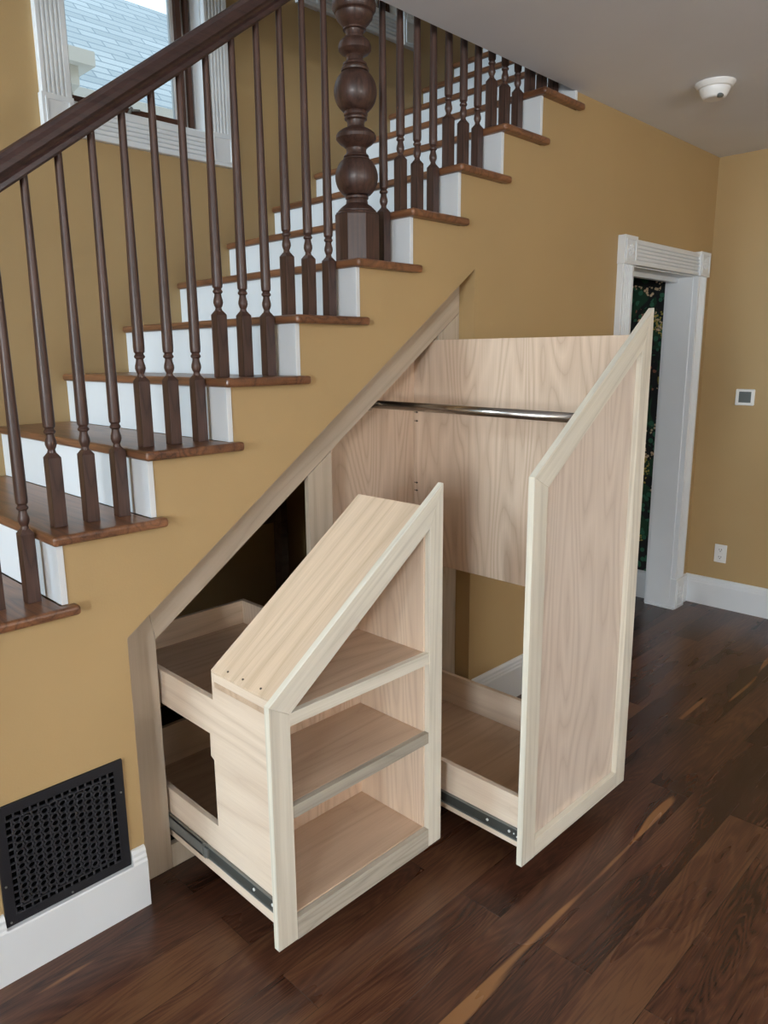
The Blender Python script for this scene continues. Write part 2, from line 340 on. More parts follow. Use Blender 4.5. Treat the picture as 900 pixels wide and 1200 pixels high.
# ------------------------------------------------------------------ fluted casings
def flute_profile(a, b, t, n=5, m=.016, d=.008):
    """outline from a to b with n grooves, thickness t"""
    pts = [(a, 0), (a, t - .003), (a + .003, t)]
    w = (b - a - 2 * m) / n
    for i in range(n):
        s = a + m + i * w
        pts += [(s, t), (s + w * .12, t - d), (s + w * .42, t - d), (s + w * .60, t)]
    pts += [(b - .003, t), (b, t - .003), (b, 0)]
    return pts
def casing_v(name, x0, x1, z0, z1, y, t, parent):
    bm = bmesh.new(); prism(bm, [[(u, y - v) for u, v in flute_profile(x0, x1, t)]], 'z', z0, z1); return obj(name, bm, 'white', parent)
def casing_h(name, x0, x1, z0, z1, y, t, parent):
    bm = bmesh.new(); prism(bm, [[(y - v, u) for u, v in flute_profile(z0, z1, t)]], 'x', x0, x1); return obj(name, bm, 'white', parent)
def block(name, x0, x1, z0, z1, y, t, parent, ornament=True):
    bm = bmesh.new(); box(bm, x0, x1, y - t, y, z0, z1)
    o = obj(name, bm, 'white', parent, .002)
    bm = bmesh.new(); i = .014
    prism(bm, [[(x0 + i, z0 + i), (x1 - i, z0 + i), (x1 - i, z1 - i), (x0 + i, z1 - i)], [(x0 + i + .008, z0 + i + .008), (x0 + i + .008, z1 - i - .008), (x1 - i - .008, z1 - i - .008), (x1 - i - .008, z0 + i + .008)]], 'y', y - t - .004, y - t)
    cx, cz = (x0 + x1) / 2, (z0 + z1) / 2; rr = min(x1 - x0, z1 - z0) * .27
    if ornament:
        for q in range(8):
            a = q * PI / 4
            r_ = bmesh.ops.create_uvsphere(bm, u_segments=8, v_segments=6, radius=.012, matrix=Matrix.Translation((cx + rr * .62 * math.cos(a), y - t, cz + rr * .62 * math.sin(a) * (z1 - z0) / (x1 - x0))) @ Matrix.Diagonal((.8, .45, .8, 1)))
        bmesh.ops.create_uvsphere(bm, u_segments=10, v_segments=8, radius=.011, matrix=Matrix.Translation((cx, y - t, cz)) @ Matrix.Diagonal((1, .5, 1, 1)))
    obj('carved_ornament', bm, 'white', o)
    return o
# doorway
d = sempty('door_1', (3.7, 0, 0), 'cased doorway with white fluted trim')
casing_v('casing', 3.17, 3.29, .2, 2.062, 0, .032, d); casing_v('casing', 4.106, 4.222, .2, 2.062, 0, .032, d)
casing_h('head_casing', 3.296, 4.098, 2.062, 2.186, 0, .032, d)
block('corner_block', 3.163, 3.297, 2.058, 2.196, 0, .042, d); block('corner_block', 4.097, 4.231, 2.058, 2.196, 0, .042, d)
block('plinth_block', 3.165, 3.297, 0, .2, 0, .04, d); block('plinth_block', 4.099, 4.231, 0, .2, 0, .04, d)
bm = bmesh.new(); box(bm, 3.284, 3.302, 0, .152, 0, 2.062); box(bm, 4.098, 4.112, -.0005, .152, 0, 2.062); box(bm, 3.284, 4.112, 0, .152, 2.056, 2.07)
box(bm, 4.086, 4.1, -.036, .158, 0, .012)
obj('jamb', bm, 'white', d, .0015)
bm = bmesh.new(); box(bm, 3.302, 4.098, .09, .13, 2.03, 2.056); obj('head_stop', bm, 'white', d, .0015)
bm = bmesh.new(); box(bm, 4.108, 4.2, .152, .172, 0, 2.2); obj('casing', bm, 'white', d, .0015)

# windows on the far wall
def window(name, a, outer, label):
    x0, x1, z0, z1 = a; ox0, ox1, oz0 = outer
    d = sempty(name, ((x0 + x1) / 2, W, oz0), label)
    casing_v('casing', ox0 + .006, x0 + .004, z0 + .01, z1 + .14, W, .026, d); casing_v('casing', x1 - .004, ox1 - .006, z0 + .01, z1 + .14, W, .026, d)
    casing_h('apron_casing', x0 + .0, x1 - .0, oz0 + .004, z0 + .0, W, .026, d)
    block('corner_block', ox0, x0 + .006, oz0, z0 + .012, W, .032, d, False); block('corner_block', x1 - .006, ox1, oz0, z0 + .012, W, .032, d, False)
    bm = bmesh.new(); t = .012
    box(bm, x0, x0 + t, W - .003, W + .13, z0, z1); box(bm, x1 - t, x1, W - .003, W + .13, z0, z1); box(bm, x0, x1, W - .003, W + .13, z0, z0 + t); box(bm, x0, x1, W - .003, W + .13, z1 - t, z1)
    obj('jamb', bm, 'white', d, .001)
    # white outer frame (screen track) and bronze sash
    p, q = x0 + t, x1 - t; b_, c_ = z0 + t, z1 - t
    bm = bmesh.new(); prism(bm, [rect((p, q, b_, c_)), rect((p + .04, q - .088, b_ + .012, c_ - .04))[::-1]], 'y', W + .085, W + .11)
    obj('window_frame', bm, 'white', d, .001)
    for xa, xb in ((q - .075, q - .050), (q - .030, q - .012), (p, p + .02)):
        bm = bmesh.new(); box(bm, xa, xb, W + .062, W + .0845, b_, c_); obj('sash_stile', bm, 'bronze', d, .001)
    bm = bmesh.new(); box(bm, p + .0205, q - .0755, W + .062, W + .0845, b_, b_ + .042); obj('sash_rail', bm, 'bronze', d, .001)
    bm = bmesh.new(); box(bm, p + .03, q - .08, W + .092, W + .096, b_ + .005, c_ - .03); obj('window_pane', bm, 'glass', d)
    bm = bmesh.new(); cx = (x0 + x1) / 2 - .08
    box(bm, cx, cx + .06, W + .035, W + .055, z0 + t, z0 + t + .012); cyl(bm, (cx + .04, W + .045, z0 + t + .01), (cx + .055, W + .04, z0 + t + .04), .006, 10); cyl(bm, (cx + .055, W + .04, z0 + t + .03), (cx + .09, W + .04, z0 + t + .034), .005, 10)
    obj('crank_handle', bm, 'steel', d)
    return d
window('window_1', W1, (.818, 1.664, 2.452), 'stairwell window with fluted white casing above lower flight')
window('window_2', W2, (2.065, 2.905, 3.245), 'upper stairwell window near the ceiling edge')
# windows out of shot that let the daylight in
def simple_window(name, axis, a, face, depth):
    d = sempty(name, (0, 0, 0))
    bm = bmesh.new(); u0, u1, z0, z1 = a; t = .05
    m = (z0 + z1) / 2
    loops = [rect(a), rect((u0 + t, u1 - t, z0 + t, m - t / 2))[::-1], rect((u0 + t, u1 - t, m + t / 2, z1 - t))[::-1]]
    prism(bm, loops, axis, face, face + depth); obj('window_frame', bm, 'white', d)
    return d
for i, a in enumerate(WL + [WS]): simple_window('window_%d' % (3 + i), 'x', a, XL - .09, .04)
for i, a in enumerate(WB): simple_window('window_%d' % (6 + i), 'y', a, YB - .09, .04)

# ------------------------------------------------------------------ staircase
st = thing('staircase', 'white-riser staircase with dark oak treads rising along the ochre wall', 'staircase', (K0 * G, .5, 0))
for k in range(K0, K1 + 1):
    x = k * G; z = tz(k)
    bm = bmesh.new(); yf = -.036
    if k <= 9: loop = [(x, yf), (x + G + .055, yf), (x + G + .055, -.001), (x + G + .018, -.001), (x + G + .018, W), (x, W)]
    else: loop = [(x, yf), (x + G + .055, yf), (x + G + .055, -.001), (x + G + .018, -.001), (x + G + .018, W), (x, W)]
    prism(bm, [loop], 'z', z - TT, z)
    obj('tread', bm, 'oak_t', st, .0095, 3)
    zb = tz(k - 1) if k > K0 else 0
    part('riser', 'white', st, (x + .017, x + .034, -.004, W, zb, z - TT), bevel=.001)
# handrails
def rail(name, x0, x1, zf, label):
    prof = [(-.026, 0), (.026, 0), (.030, .006), (.030, .018), (.024, .026), (.027, .034), (.033, .042), (.034, .056), (.030, .070), (.020, .080), (.008, .085), (-.008, .085), (-.020, .080), (-.030, .070), (-.034, .056), (-.033, .042), (-.027, .034), (-.024, .026), (-.030, .018), (-.030, .006)]
    bm = bmesh.new()
    A = [bm.verts.new((x0, YBAL + p, zf(x0) + q)) for p, q in prof]; B = [bm.verts.new((x1, YBAL + p, zf(x1) + q)) for p, q in prof]
    n = len(prof)
    for i in range(n):
        f = bm.faces.new([A[i], A[(i + 1) % n], B[(i + 1) % n], B[i]]); f.smooth = False
    bm.faces.new(A[::-1]); bm.faces.new(B)
    o = obj(name, bm, 'oak_x', None, loc=(x0, YBAL, zf(x0)))
    o['label'] = label; o['category'] = 'handrail'; return o
YBAL = .088
zlo = lambda x: 2.012 + .7425 * (x - .276)
zup = lambda x: 2.93 + .7074 * (x - 1.45)
rail('handrail', -1.1, 1.40, zlo, 'thick dark oak handrail descending left from the newel post')
rail('handrail', 1.515, 4.05, zup, 'upper dark handrail rising right of the newel post towards ceiling')
# newel post
NX, NY = 1.457, .088
nw = thing('newel_post', 'massive turned dark oak newel post with stacked balls on octagonal base', 'newel post', (NX, NY, tz(5)))
prof = [(3.16, .004), (3.155, .03), (3.13, .058), (3.09, .07), (3.05, .06), (3.03, .04), (3.02, .03), (3.0, .055), (2.99, .07), (2.84, .07), (2.83, .05), (2.815, .04), (2.80, .055), (2.7665, .0694), (2.752, .0736), (2.738, .0722), (2.730, .067), (2.7265, .0605), (2.722, .0625), (2.712, .0605), (2.700, .051), (2.690, .041), (2.684, .0345), (2.682, .0385), (2.677, .0385), (2.675, .031), (2.664, .0285), (2.657, .030), (2.654, .0365), (2.650, .0365), (2.648, .043), (2.640, .0515), (2.628, .0555), (2.616, .0545), (2.608, .047), (2.604, .040), (2.600, .031), (2.595, .0275), (2.584, .029), (2.578, .034), (2.576, .0405), (2.570, .0415), (2.5675, .0375), (2.565, .044), (2.558, .0475), (2.552, .0465), (2.550, .040)]
def ball(zc, b, r, za, zb_, n=12): return [(za + (zb_ - za) * i / n, r * math.sqrt(max(0, 1 - ((za + (zb_ - za) * i / n - zc) / b) ** 2))) for i in range(n + 1)]
prof += ball(2.490, .075, .0729, 2.5485, 2.431) + [(2.4285, .039), (2.425, .0405), (2.417, .0405), (2.413, .036), (2.409, .039), (2.404, .0385), (2.400, .031), (2.390, .0285), (2.380, .030), (2.376, .037), (2.373, .045), (2.367, .055), (2.360, .064), (2.352, .0687), (2.342, .0685), (2.336, .064), (2.328, .056), (2.320, .044), (2.312, .035), (2.302, .0335), (2.294, .036), (2.291, .042), (2.286, .0435), (2.283, .0385), (2.280, .046), (2.276, .0465), (2.274, .041)]
prof += ball(2.221, .074, .0738, 2.272, 2.1635) + [(2.161, .035), (2.158, .040), (2.151, .040), (2.148, .035), (2.143, .0375), (2.135, .038), (2.131, .042), (2.126, .050), (2.118, .059), (2.110, .0665), (2.1075, .0665), (2.107, .062), (2.1045, .062), (2.104, .073), (2.098, .0755), (2.0955, .0745)]
bm = bmesh.new(); lathe(bm, NX, NY, prof[::-1], 40); obj('turned_shaft', bm, 'oak_v', nw)
bm = bmesh.new(); R8 = .0815; rr = [bmesh.ops.create_cone(bm, cap_ends=True, segments=8, radius1=R8, radius2=R8, depth=2.0955 - tz(5), matrix=Matrix.Translation((NX, NY, (2.0955 + tz(5)) / 2)) @ Matrix.Rotation(PI / 8, 4, 'Z'))]
obj('octagonal_base', bm, 'oak_v', nw, .002)
# balusters
def make_baluster():
    t = thing('baluster', '', 'baluster', (0, 0, 0), 'turned dark oak balusters on the staircase')
    bm = bmesh.new(); h = .0172
    prism(bm, [[(-h, -h), (h, -h), (h, h), (-h, h)]], 'z', 0, .186)
    top_ = [v for v in bm.verts if v.co.z > .18]
    obj('base_block', bm, 'oak_v', t, .001)
    bm = bmesh.new()
    # chamfered shoulder, then turned vase, ring and tapering shaft
    a = [bm.verts.new((sx * h, sy * h, .186)) for sx, sy in ((-1, -1), (1, -1), (1, 1), (-1, 1))]
    b = [bm.verts.new((sx * .0085, sy * .0085, .199)) for sx, sy in ((-1, -1), (1, -1), (1, 1), (-1, 1))]
    for i in range(4): bm.faces.new([a[i], a[(i + 1) % 4], b[(i + 1) % 4], b[i]])
    lathe(bm, 0, 0, [(.190, .0105), (.201, .0108), (.206, .0092), (.213, .0125), (.221, .0148), (.229, .0142), (.240, .0110), (.247, .0102), (.251, .0145), (.255, .0152), (.259, .0125), (.262, .0112), (.267, .0150), (.280, .0158), (.40, .0150), (.60, .0125), (.80, .0105), (.93, .0098)], 14)
    obj('turned_shaft', bm, 'oak_v', t)
    return t
ord_ = ['first', 'second', 'third']
proto = make_baluster()
first = True
stepname = {}
def top_len(x, z):
    zz = zlo(x) if x < NX else zup(x)
    return zz - z
def place_baluster(k, j, off):
    global first
    x = k * G + off; z = tz(k)
    if first: r = proto; first = False; kids = list(proto.children)
    else:
        r = proto.copy(); COL.objects.link(r); kids = []
        for ch in list(proto.children):
            c = ch.copy(); COL.objects.link(c); c.parent = r; kids.append(c)
    r.location = (x, YBAL, z)
    # the shaft is cut to length under the sloping rail
    for c in kids:
        if c.name.startswith('turned_shaft'):
            me = c.data if r is proto else c.data.copy(); c.data = me
            L = top_len(x, z) + .012
            for v in me.vertices:
                if v.co.z > .285:
                    s = (v.co.z - .28) / (.93 - .28) if v.co.z <= .931 else 1
                    v.co.z = .28 + s * (L - .28)
    side = 'left of' if k < 5 else 'right of'
    if k == 5: r['label'] = 'baluster beside the octagonal newel base on the same tread'
    elif k < 5: r['label'] = '%s turned baluster from the left on the tread %s below the newel tread' % (ord_[j], ['one step', 'two steps', 'three steps', 'four steps', 'five steps', 'six steps'][4 - k])
    else: r['label'] = '%s turned baluster from the left on the tread %s above the newel tread' % (ord_[j], ['one step', 'two steps', 'three steps', 'four steps', 'five steps', 'six steps'][k - 6])
    return r
shape_backup = [v.co.copy() for v in [c for c in proto.children if c.name.startswith('turned_shaft')][0].data.vertices]
def reset_proto():
    me = [c for c in proto.children if c.name.startswith('turned_shaft')][0].data
    for v, c in zip(me.vertices, shape_backup): v.co = c
OFF = (.066, .156, .246)
jobs = []
for k in range(0, 11):
    for j in range(3):
        if k == 5 and j < 2: continue
        if k == 0 and j < 1: continue
        jobs.append((k, j, OFF[j]))
for n_, jb in enumerate(jobs[1:] + jobs[:1]):
    if n_ == 0: first = False
    if jb is jobs[0]: first = True
    place_baluster(*jb)

# ------------------------------------------------------------------ face frame of the closet opening
YF = FRD - .003; YK = YF + .022
ff = thing('closet_face_frame', 'bare poplar face frame lining the raked opening under the stairs', 'frame', (1.2, YF, 0))
inner = lambda x: .784 + .700 * (x - .581)
def fprism(name, mat, parent, loop, y0, y1, bevel=.001, label=None):
    bm = bmesh.new(); prism(bm, [loop], 'y', y0, y1); return obj(name, bm, mat, parent, bevel, 2, label)
YFF = FRD + .0015
fprism('stile', 'pop_b', ff, [(.44, 0), (.581, 0), (.581, .784), (.556, .93), (.44, .86)], YFF, YFF + .022)
fprism('rake_rail', 'pop_br', ff, [(.582, .785), (2.03, inner(2.03)), (2.03, rake(2.03) + .03), (.557, .931)], YFF, YFF + .022)
fprism('stile', 'pop_b', ff, [(1.195, .0), (1.304, .0), (1.304, inner(1.304) - .002), (1.195, inner(1.195) - .002)], YFF - .0005, YFF + .022)
fprism('stile', 'pop_b', ff, [(1.888, .0), (2.03, .0), (2.03, inner(2.03) - .002), (1.888, inner(1.888) - .002)], YFF - .0005, YFF + .022)
fprism('bottom_rail', 'pop_b', ff, [(.582, 0), (1.194, 0), (1.194, .082), (.582, .082)], YFF, YFF + .022)
fprism('bottom_rail', 'pop_b', ff, [(1.305, 0), (1.887, 0), (1.887, .082), (1.305, .082)], YFF, YFF + .022)
# old framing seen deep inside
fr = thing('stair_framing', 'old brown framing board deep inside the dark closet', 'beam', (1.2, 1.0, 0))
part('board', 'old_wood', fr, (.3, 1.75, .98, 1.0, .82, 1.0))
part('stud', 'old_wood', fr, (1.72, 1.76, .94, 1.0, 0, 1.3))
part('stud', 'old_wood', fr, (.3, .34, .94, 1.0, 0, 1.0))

# ------------------------------------------------------------------ generic drawer slide
def drawer_slide(parent, xo, yfront, yback, yframe, z, mirror=1):
    """telescoping slide on the side face x=xo; outer member ends outside the frame"""
    s = mirror
    def b(x0, x1, *r): return (min(x0, x1), max(x0, x1)) + r
    inner_ = part('drawer_slide', 'steel', parent,
                  b(xo - s * .0005, xo - s * .0025, yfront, yback, z - .021, z + .021), b(xo - s * .0025, xo - s * .009, yfront, yback, z + .017, z + .021), b(xo - s * .0025, xo - s * .009, yfront, yback, z - .021, z - .017), bevel=.0006)
    part('slide_channel', 'steel_dark', inner_, b(xo - s * .0026, xo - s * .005, yfront + .004, yback, z - .0165, z + .0165), bevel=0)
    if yframe is not None:
        yo = yframe - .21
        part('slide_housing', 'steel', inner_, b(xo - s * .005, xo - s * .013, yo, yframe + .35, z + .017, z + .024), b(xo - s * .005, xo - s * .013, yo, yframe + .35, z - .024, z - .017), b(xo - s * .0105, xo - s * .013, yo + .012, yframe + .35, z - .024, z + .024),
             b(xo - s * .003, xo - s * .012, yo - .012, yo + .01, z - .02, z + .012), bevel=.0006)
    for yy, zz, r in ((yfront + .045, z, .0045), (yfront + .13, z, .0045), (yfront + .015, z - .006, .0026), (yfront + .027, z, .0026)):
        bm = bmesh.new(); cyl(bm, (xo - s * .004, yy, zz), (xo - s * .0075, yy, zz), r, 12)
        obj('screw', bm, 'screw', inner_, label='bright screw head')

# ------------------------------------------------------------------ pull-out A : open shelf unit
YA = -.52; TH = .02
A = thing('pull_out_shelf_unit', 'smaller pulled-out unfinished maple unit with raked top and open shelves', 'cabinet', (.88, -.2, 0))
ax0, ax1, az0 = .556, 1.212, .08; akz, atz = .777, 1.254
asl = (atz - akz) / (ax1 - ax0)
ar = lambda x: akz + asl * (x - ax0)
sw = .064
ai0, ai1 = ax0 + sw, ax1 - .058            # inner edges of the stiles
zin = lambda x: ar(x) - .0855              # lower edge of the raked rail
F0, F1 = YA, YA + TH
fprism('stile', 'pop_z', A, [(ax0, az0), (ai0, az0), (ai0, zin(ai0)), (ax0, akz)], F0, F1)
fprism('stile', 'pop_z', A, [(ai1, az0), (ax1, az0), (ax1, atz), (ai1, zin(ai1))], F0, F1)
fprism('raked_rail', 'pop_r', A, [(ax0 + .0006, akz), (ai0 + .0006, zin(ai0)), (ai1 - .0006, zin(ai1)), (ax1 - .0006, atz)], F0, F1)
part('bottom_rail', 'pop_g', A, (ai0 + .0005, ai1 - .0005, F0 + .001, F1, az0 - .003, .143))
bx0, bx1 = .593, 1.166; pt = .018
# C-shaped side sheets: front part of full height, then two rails running back
yb = -.205
sideL = [(F1, .104), (.47, .104), (.47, .279), (yb + .012, .277), (yb + .012, .49), (yb + .028, .497), (yb + .026, .568), (.47, .568), (.47, .681), (yb, .681), (yb, .764), (F1, .764)]
bm = bmesh.new(); prism(bm, [sideL], 'x', bx0, bx0 + pt); obj('side_panel', bm, 'ply_y', A, .0008)
sideR = [(F1, .104), (.47, .104), (.47, .279), (yb, .279), (yb, .568), (.47, .568), (.47, .681), (yb, .681), (yb, 1.145), (F1, 1.145)]
bm = bmesh.new(); prism(bm, [sideR], 'x', bx1 - pt, bx1); obj('side_panel', bm, 'ply_i', A, .0008)
# raked top: slopes with the front frame
tp = lambda x: ar(x) - .033
fprism('raked_top', 'ply_r', A, [(bx0, tp(bx0)), (bx1, tp(bx1)), (bx1, tp(bx1) - .022), (bx0 + .019, tp(bx0 + .019) - .022), (bx0, tp(bx0) - .006)], F1, yb, .0008)
fprism('back_panel', 'ply_z', A, [(bx0 + pt, .12), (bx1 - pt, .12), (bx1 - pt, tp(bx1 - pt) - .024), (bx0 + pt, tp(bx0 + pt) - .024)], yb - .012, yb, 0)
for z, name in ((.146, 'bottom_shelf'), (.478, 'shelf'), (.740, 'shelf')):
    xl = bx0 + pt if z < .7 else ax0 + (z + .0855 - akz) / asl - .03
    part(name, 'ply_s', A, (xl, bx1 - pt - .0005, F1 + .0005, yb - .0125, z - .018, z))
    if z > .2: part('shelf_edging', 'pop_g' if z < .7 else 'pop_x', A, ((ai0 + .0008) if z < .7 else ax0 + (z + .0855 - akz) / asl - .012, ai1 - .0008, F0 + .0015, F1, z - .036, z))
# rear trays
for z0_, z1_ in ((.115, .279), (.578, .681)):
    part('tray_floor', 'ply_s', A, (bx0 + pt, bx1 - pt, yb + .0005, .47 - pt, z0_, z0_ + .012))
    part('tray_back', 'ply_x', A, (bx0 + pt, bx1 - pt, .47 - pt, .47, z0_, z1_))
drawer_slide(A, bx0, F1, .36, YFF, .168)
drawer_slide(A, bx1, F1, .36, YFF, .168, -1)
# screws on the raked top and the pocket pegs along its front edge
for yy in (-.27, -.34, -.42):
    bm = bmesh.new(); cyl(bm, (.607, yy, tp(.607) - .002), (.607 - .0005, yy, tp(.607) + .0008), .0036, 8)
    obj('screw', bm, 'screwhole', A, label='dark countersunk screw')
for xx in (.70, .83, .93, 1.08):
    bm = bmesh.new(); box(bm, xx, xx + .01, F1 - .001, F1 + .012, tp(xx) - .004, tp(xx) + .010)
    obj('trim_tab', bm, 'pop_z', A)

# ------------------------------------------------------------------ pull-out B : hanging closet
YBF = -.787
B = thing('pull_out_hanging_closet', 'taller pulled-out unfinished closet unit with paneled raked door and hanging rod', 'cabinet', (1.6, -.3, 0))
b0, b1, bz0 = 1.281, 1.940, .076; bkz, btz = 1.290, 1.763
bsl = (btz - bkz) / (b1 - b0)
brk = lambda x: bkz + bsl * (x - b0)
G0, G1 = YBF, YBF + TH
c0, c1 = b0 + .070, b1 - .064
bin_ = lambda x: brk(x) - .0875
# corner is mitred: stile inner top
fprism('stile', 'pop_z', B, [(b0, bz0), (c0, bz0), (c0, bin_(c0)), (b0, bkz)], G0, G1)
fprism('stile', 'pop_z', B, [(c1, bz0), (b1, bz0), (b1, btz), (c1, bin_(c1))], G0, G1)
fprism('raked_rail', 'pop_r', B, [(b0 + .0006, bkz), (c0 + .0006, bin_(c0)), (c1 - .0006, bin_(c1)), (b1 - .0006, btz)], G0, G1)
part('bottom_rail', 'pop_x', B, (c0 + .0005, c1 - .0005, G0, G1, bz0, .133))
fprism('door_panel', 'maple_panel', B, [(c0 - .03, .11), (c1 + .03, .11), (c1 + .03, bin_(c1) + .05), (c0 - .03, bin_(c0) + .01)], G1 + .0003, G1 + .006, 0)
# rear tray
tx0, tx1, ty1 = 1.320, 1.888, .30
bm = bmesh.new(); box(bm, tx0, tx0 + pt, G1 + .0065, ty1, .104, .277); obj('tray_side', bm, 'ply_y', B, .001)
bm = bmesh.new(); box(bm, tx1 - pt, tx1, G1 + .0065, ty1, .104, .277); obj('tray_side', bm, 'ply_y', B, .001)
part('tray_back', 'ply_x', B, (tx0 + pt, tx1 - pt, ty1 - pt, ty1, .104, .277))
part('tray_floor', 'ply_s', B, (tx0 + pt, tx1 - pt, G1 + .0065, ty1 - pt, .135, .148))
# tall upper side panel and rear panel
bm = bmesh.new(); box(bm, 1.872, 1.890, G1 + .0065, .215, .750, 1.678); obj('side_panel', bm, 'ply_z', B, .001)
fprism('rear_panel', 'ply_z', B, [(tx0 + .001, .28), (1.8715, .28), (1.8715, 1.62), (1.50, 1.40), (tx0 + .001, 1.26)], .197, .215, .001)
part('corner_post', 'ply_z', B, (1.872, 1.890, .178, .215, .278, .749))
part('door_cleat', 'pop_z', B, (1.83, 1.8715, G1 + .0065, G1 + .026, 1.50, 1.55))
part('door_cleat', 'pop_z', B, (1.34, 1.37, G1 + .0065, G1 + .026, .28, 1.20))
# hanging rod running from the rear panel to the door
bm = bmesh.new(); cyl(bm, (1.60, .197, 1.436), (1.60, G1 + .0065, 1.427), .0158, 24); rd = obj('hanging_rod', bm, 'nickel', B)
bm = bmesh.new(); cyl(bm, (1.60, .197, 1.436), (1.60, .187, 1.436), .028, 20); obj('rod_flange', bm, 'nickel', rd)
bm = bmesh.new(); cyl(bm, (1.60, G1 + .0066, 1.427), (1.60, G1 + .016, 1.427), .028, 20); obj('rod_flange', bm, 'nickel', rd)
drawer_slide(B, tx0, G1 + .0065, .25, None, .15)
drawer_slide(B, tx1, G1 + .0065, .25, None, .15, -1)
for zz in (1.387, 1.351, 1.09, 1.057):
    bm = bmesh.new(); cyl(bm, (1.8725, .182, zz), (1.8705, .182, zz), .0042, 8); box(bm, 1.8712, 1.8722, .176, .196, zz - .0015, zz + .0015)
    obj('screw', bm, 'screwhole', B, label='dark pocket screw')

# ------------------------------------------------------------------ wall register
vx0, vx1, vz0, vz1 = .058, .406, .154, .498; vy = -.004
V = thing('wall_register', 'black cast-iron air register with honeycomb lattice on the lower left wall', 'air vent', ((vx0 + vx1) / 2, 0, vz0))
part('recess_shade', 'vent_shade', V, (vx0 + .006, vx1 - .006, -.0012, -.0004, vz0 + .006, vz1 - .006), bevel=0)  # flat black sheet painted as the shaded recess; no hole is cut
bm = bmesh.new(); fw_ = .028
prism(bm, [rect((vx0, vx1, vz0, vz1)), rect((vx0 + fw_, vx1 - fw_, vz0 + fw_, vz1 - fw_))[::-1]], 'y', vy - .005, vy)
box(bm, vx0, vx0 + .004, vy, -.0005, vz0, vz1); box(bm, vx1 - .004, vx1, vy, -.0005, vz0, vz1); box(bm, vx0, vx1, vy, -.0005, vz1 - .004, vz1)
obj('frame', bm, 'iron', V, .0015)
bm = bmesh.new()
lx0, lx1, lz0, lz1 = vx0 + fw_ - .002, vx1 - fw_ + .002, vz0 + fw_ - .002, vz1 - fw_ + .002
yy0, yy1 = vy - .004, vy + .0018
m_ = .017                                   # outer band of small slots
for i in range(14):
    xs = lx0 + (lx1 - lx0) * i / 14
    box(bm, xs, xs + .004, yy0, yy1, lz0, lz0 + m_); box(bm, xs, xs + .004, yy0, yy1, lz1 - m_, lz1)
for i in range(14):
    zs = lz0 + (lz1 - lz0) * i / 14
    box(bm, lx0, lx0 + m_, yy0, yy1, zs, zs + .004); box(bm, lx1 - m_, lx1, yy0, yy1, zs, zs + .004)
prism(bm, [rect((lx0 + m_ - .002, lx1 - m_ + .002, lz0 + m_ - .002, lz1 - m_ + .002)), rect((lx0 + m_ + .001, lx1 - m_ - .001, lz0 + m_ + .001, lz1 - m_ - .001))[::-1]], 'y', yy0 - .001, yy1)
nx, nz = 11, 13
hx0, hx1, hz0, hz1 = lx0 + m_ + .001, lx1 - m_ - .001, lz0 + m_ + .001, lz1 - m_ - .001
dx, dz = (hx1 - hx0) / nx, (hz1 - hz0) / nz
for i in range(nx):
    for j in range(nz):
        cx = hx0 + (i + .5) * dx; cz = hz0 + (j + (.25 if i % 2 else .75)) * dz
        ro, ri = .0114, .0080
        o_ = [(cx + ro * 1.06 * math.cos(a * PI / 6), cz + ro * math.sin(a * PI / 6)) for a in range(12)]; n_ = [(cx + ri * 1.06 * math.cos(a * PI / 6), cz + ri * math.sin(a * PI / 6)) for a in range(12)]
        prism(bm, [o_, n_[::-1]], 'y', yy0, yy1)
        if i < nx - 1:
            box(bm, cx + .0095, cx + dx - .0095, yy0, yy1, cz - .0012 + (dz * .25 if i % 2 else -dz * .25), cz + .0012 + (dz * .25 if i % 2 else -dz * .25))
obj('lattice', bm, 'ironlat', V)
for px, pz in ((vx0 + .012, vz0 + .012), (vx1 - .012, vz1 - .10), (vx0 + .01, vz0 + .12), ((vx0 + vx1) / 2, vz0 + .01)):
    bm = bmesh.new(); cyl(bm, (px, vy - .0075, pz), (px, vy - .005, pz), .0028, 10)
    obj('screw', bm, 'steel', V, label='small bright screw')

# ------------------------------------------------------------------ wall devices
xo = XC
O = thing('wall_outlet', 'white duplex power outlet on the ochre wall above the baseboard', 'outlet', (xo, -.207, .298))
bm = bmesh.new(); box(bm, xo - .006, xo, -.245, -.169, .298, .416); pl = obj('cover_plate', bm, 'plastic', O, .003)
for zc in (.333, .381):
    bm = bmesh.new(); r_ = bmesh.ops.create_cone(bm, cap_ends=True, segments=20, radius1=.0168, radius2=.0168, depth=.003, matrix=Matrix.Translation((xo - .007, -.207, zc)) @ Matrix.Rotation(PI / 2, 4, 'Y'))
    sk = obj('socket', bm, 'plastic', pl)
for zc in (.333, .381):
    bm = bmesh.new(); box(bm, xo - .0094, xo - .0084, -.2155, -.2130, zc - .002, zc + .009); box(bm, xo - .0094, xo - .0084, -.201, -.1985, zc - .002, zc + .009); cyl(bm, (xo - .0094, -.207, zc - .008), (xo - .0084, -.207, zc - .008), .003, 10)
    obj('socket_slots', bm, 'hole', pl)
T = thing('thermostat', 'square white thermostat with grey screen on the ochre wall', 'thermostat', (xo, -.272, 1.302))
bm = bmesh.new(); box(bm, xo - .018, xo, -.327, -.217, 1.302, 1.400); obj('body', bm, 'plastic', T, .006, 3)
bm = bmesh.new(); box(bm, xo - .0195, xo - .018, -.309, -.238, 1.320, 1.385); obj('screen', bm, 'screen', T, .0015)
S = thing('smoke_detector', 'round white smoke detector on the ceiling', 'smoke detector', (3.06, -.467, H))
bm = bmesh.new(); lathe(bm, 3.06, -.467, [(H - .022, .060), (H - .020, .070), (H - .010, .078), (H - .004, .082), (H, .083)], 40); obj('base', bm, 'plastic', S)
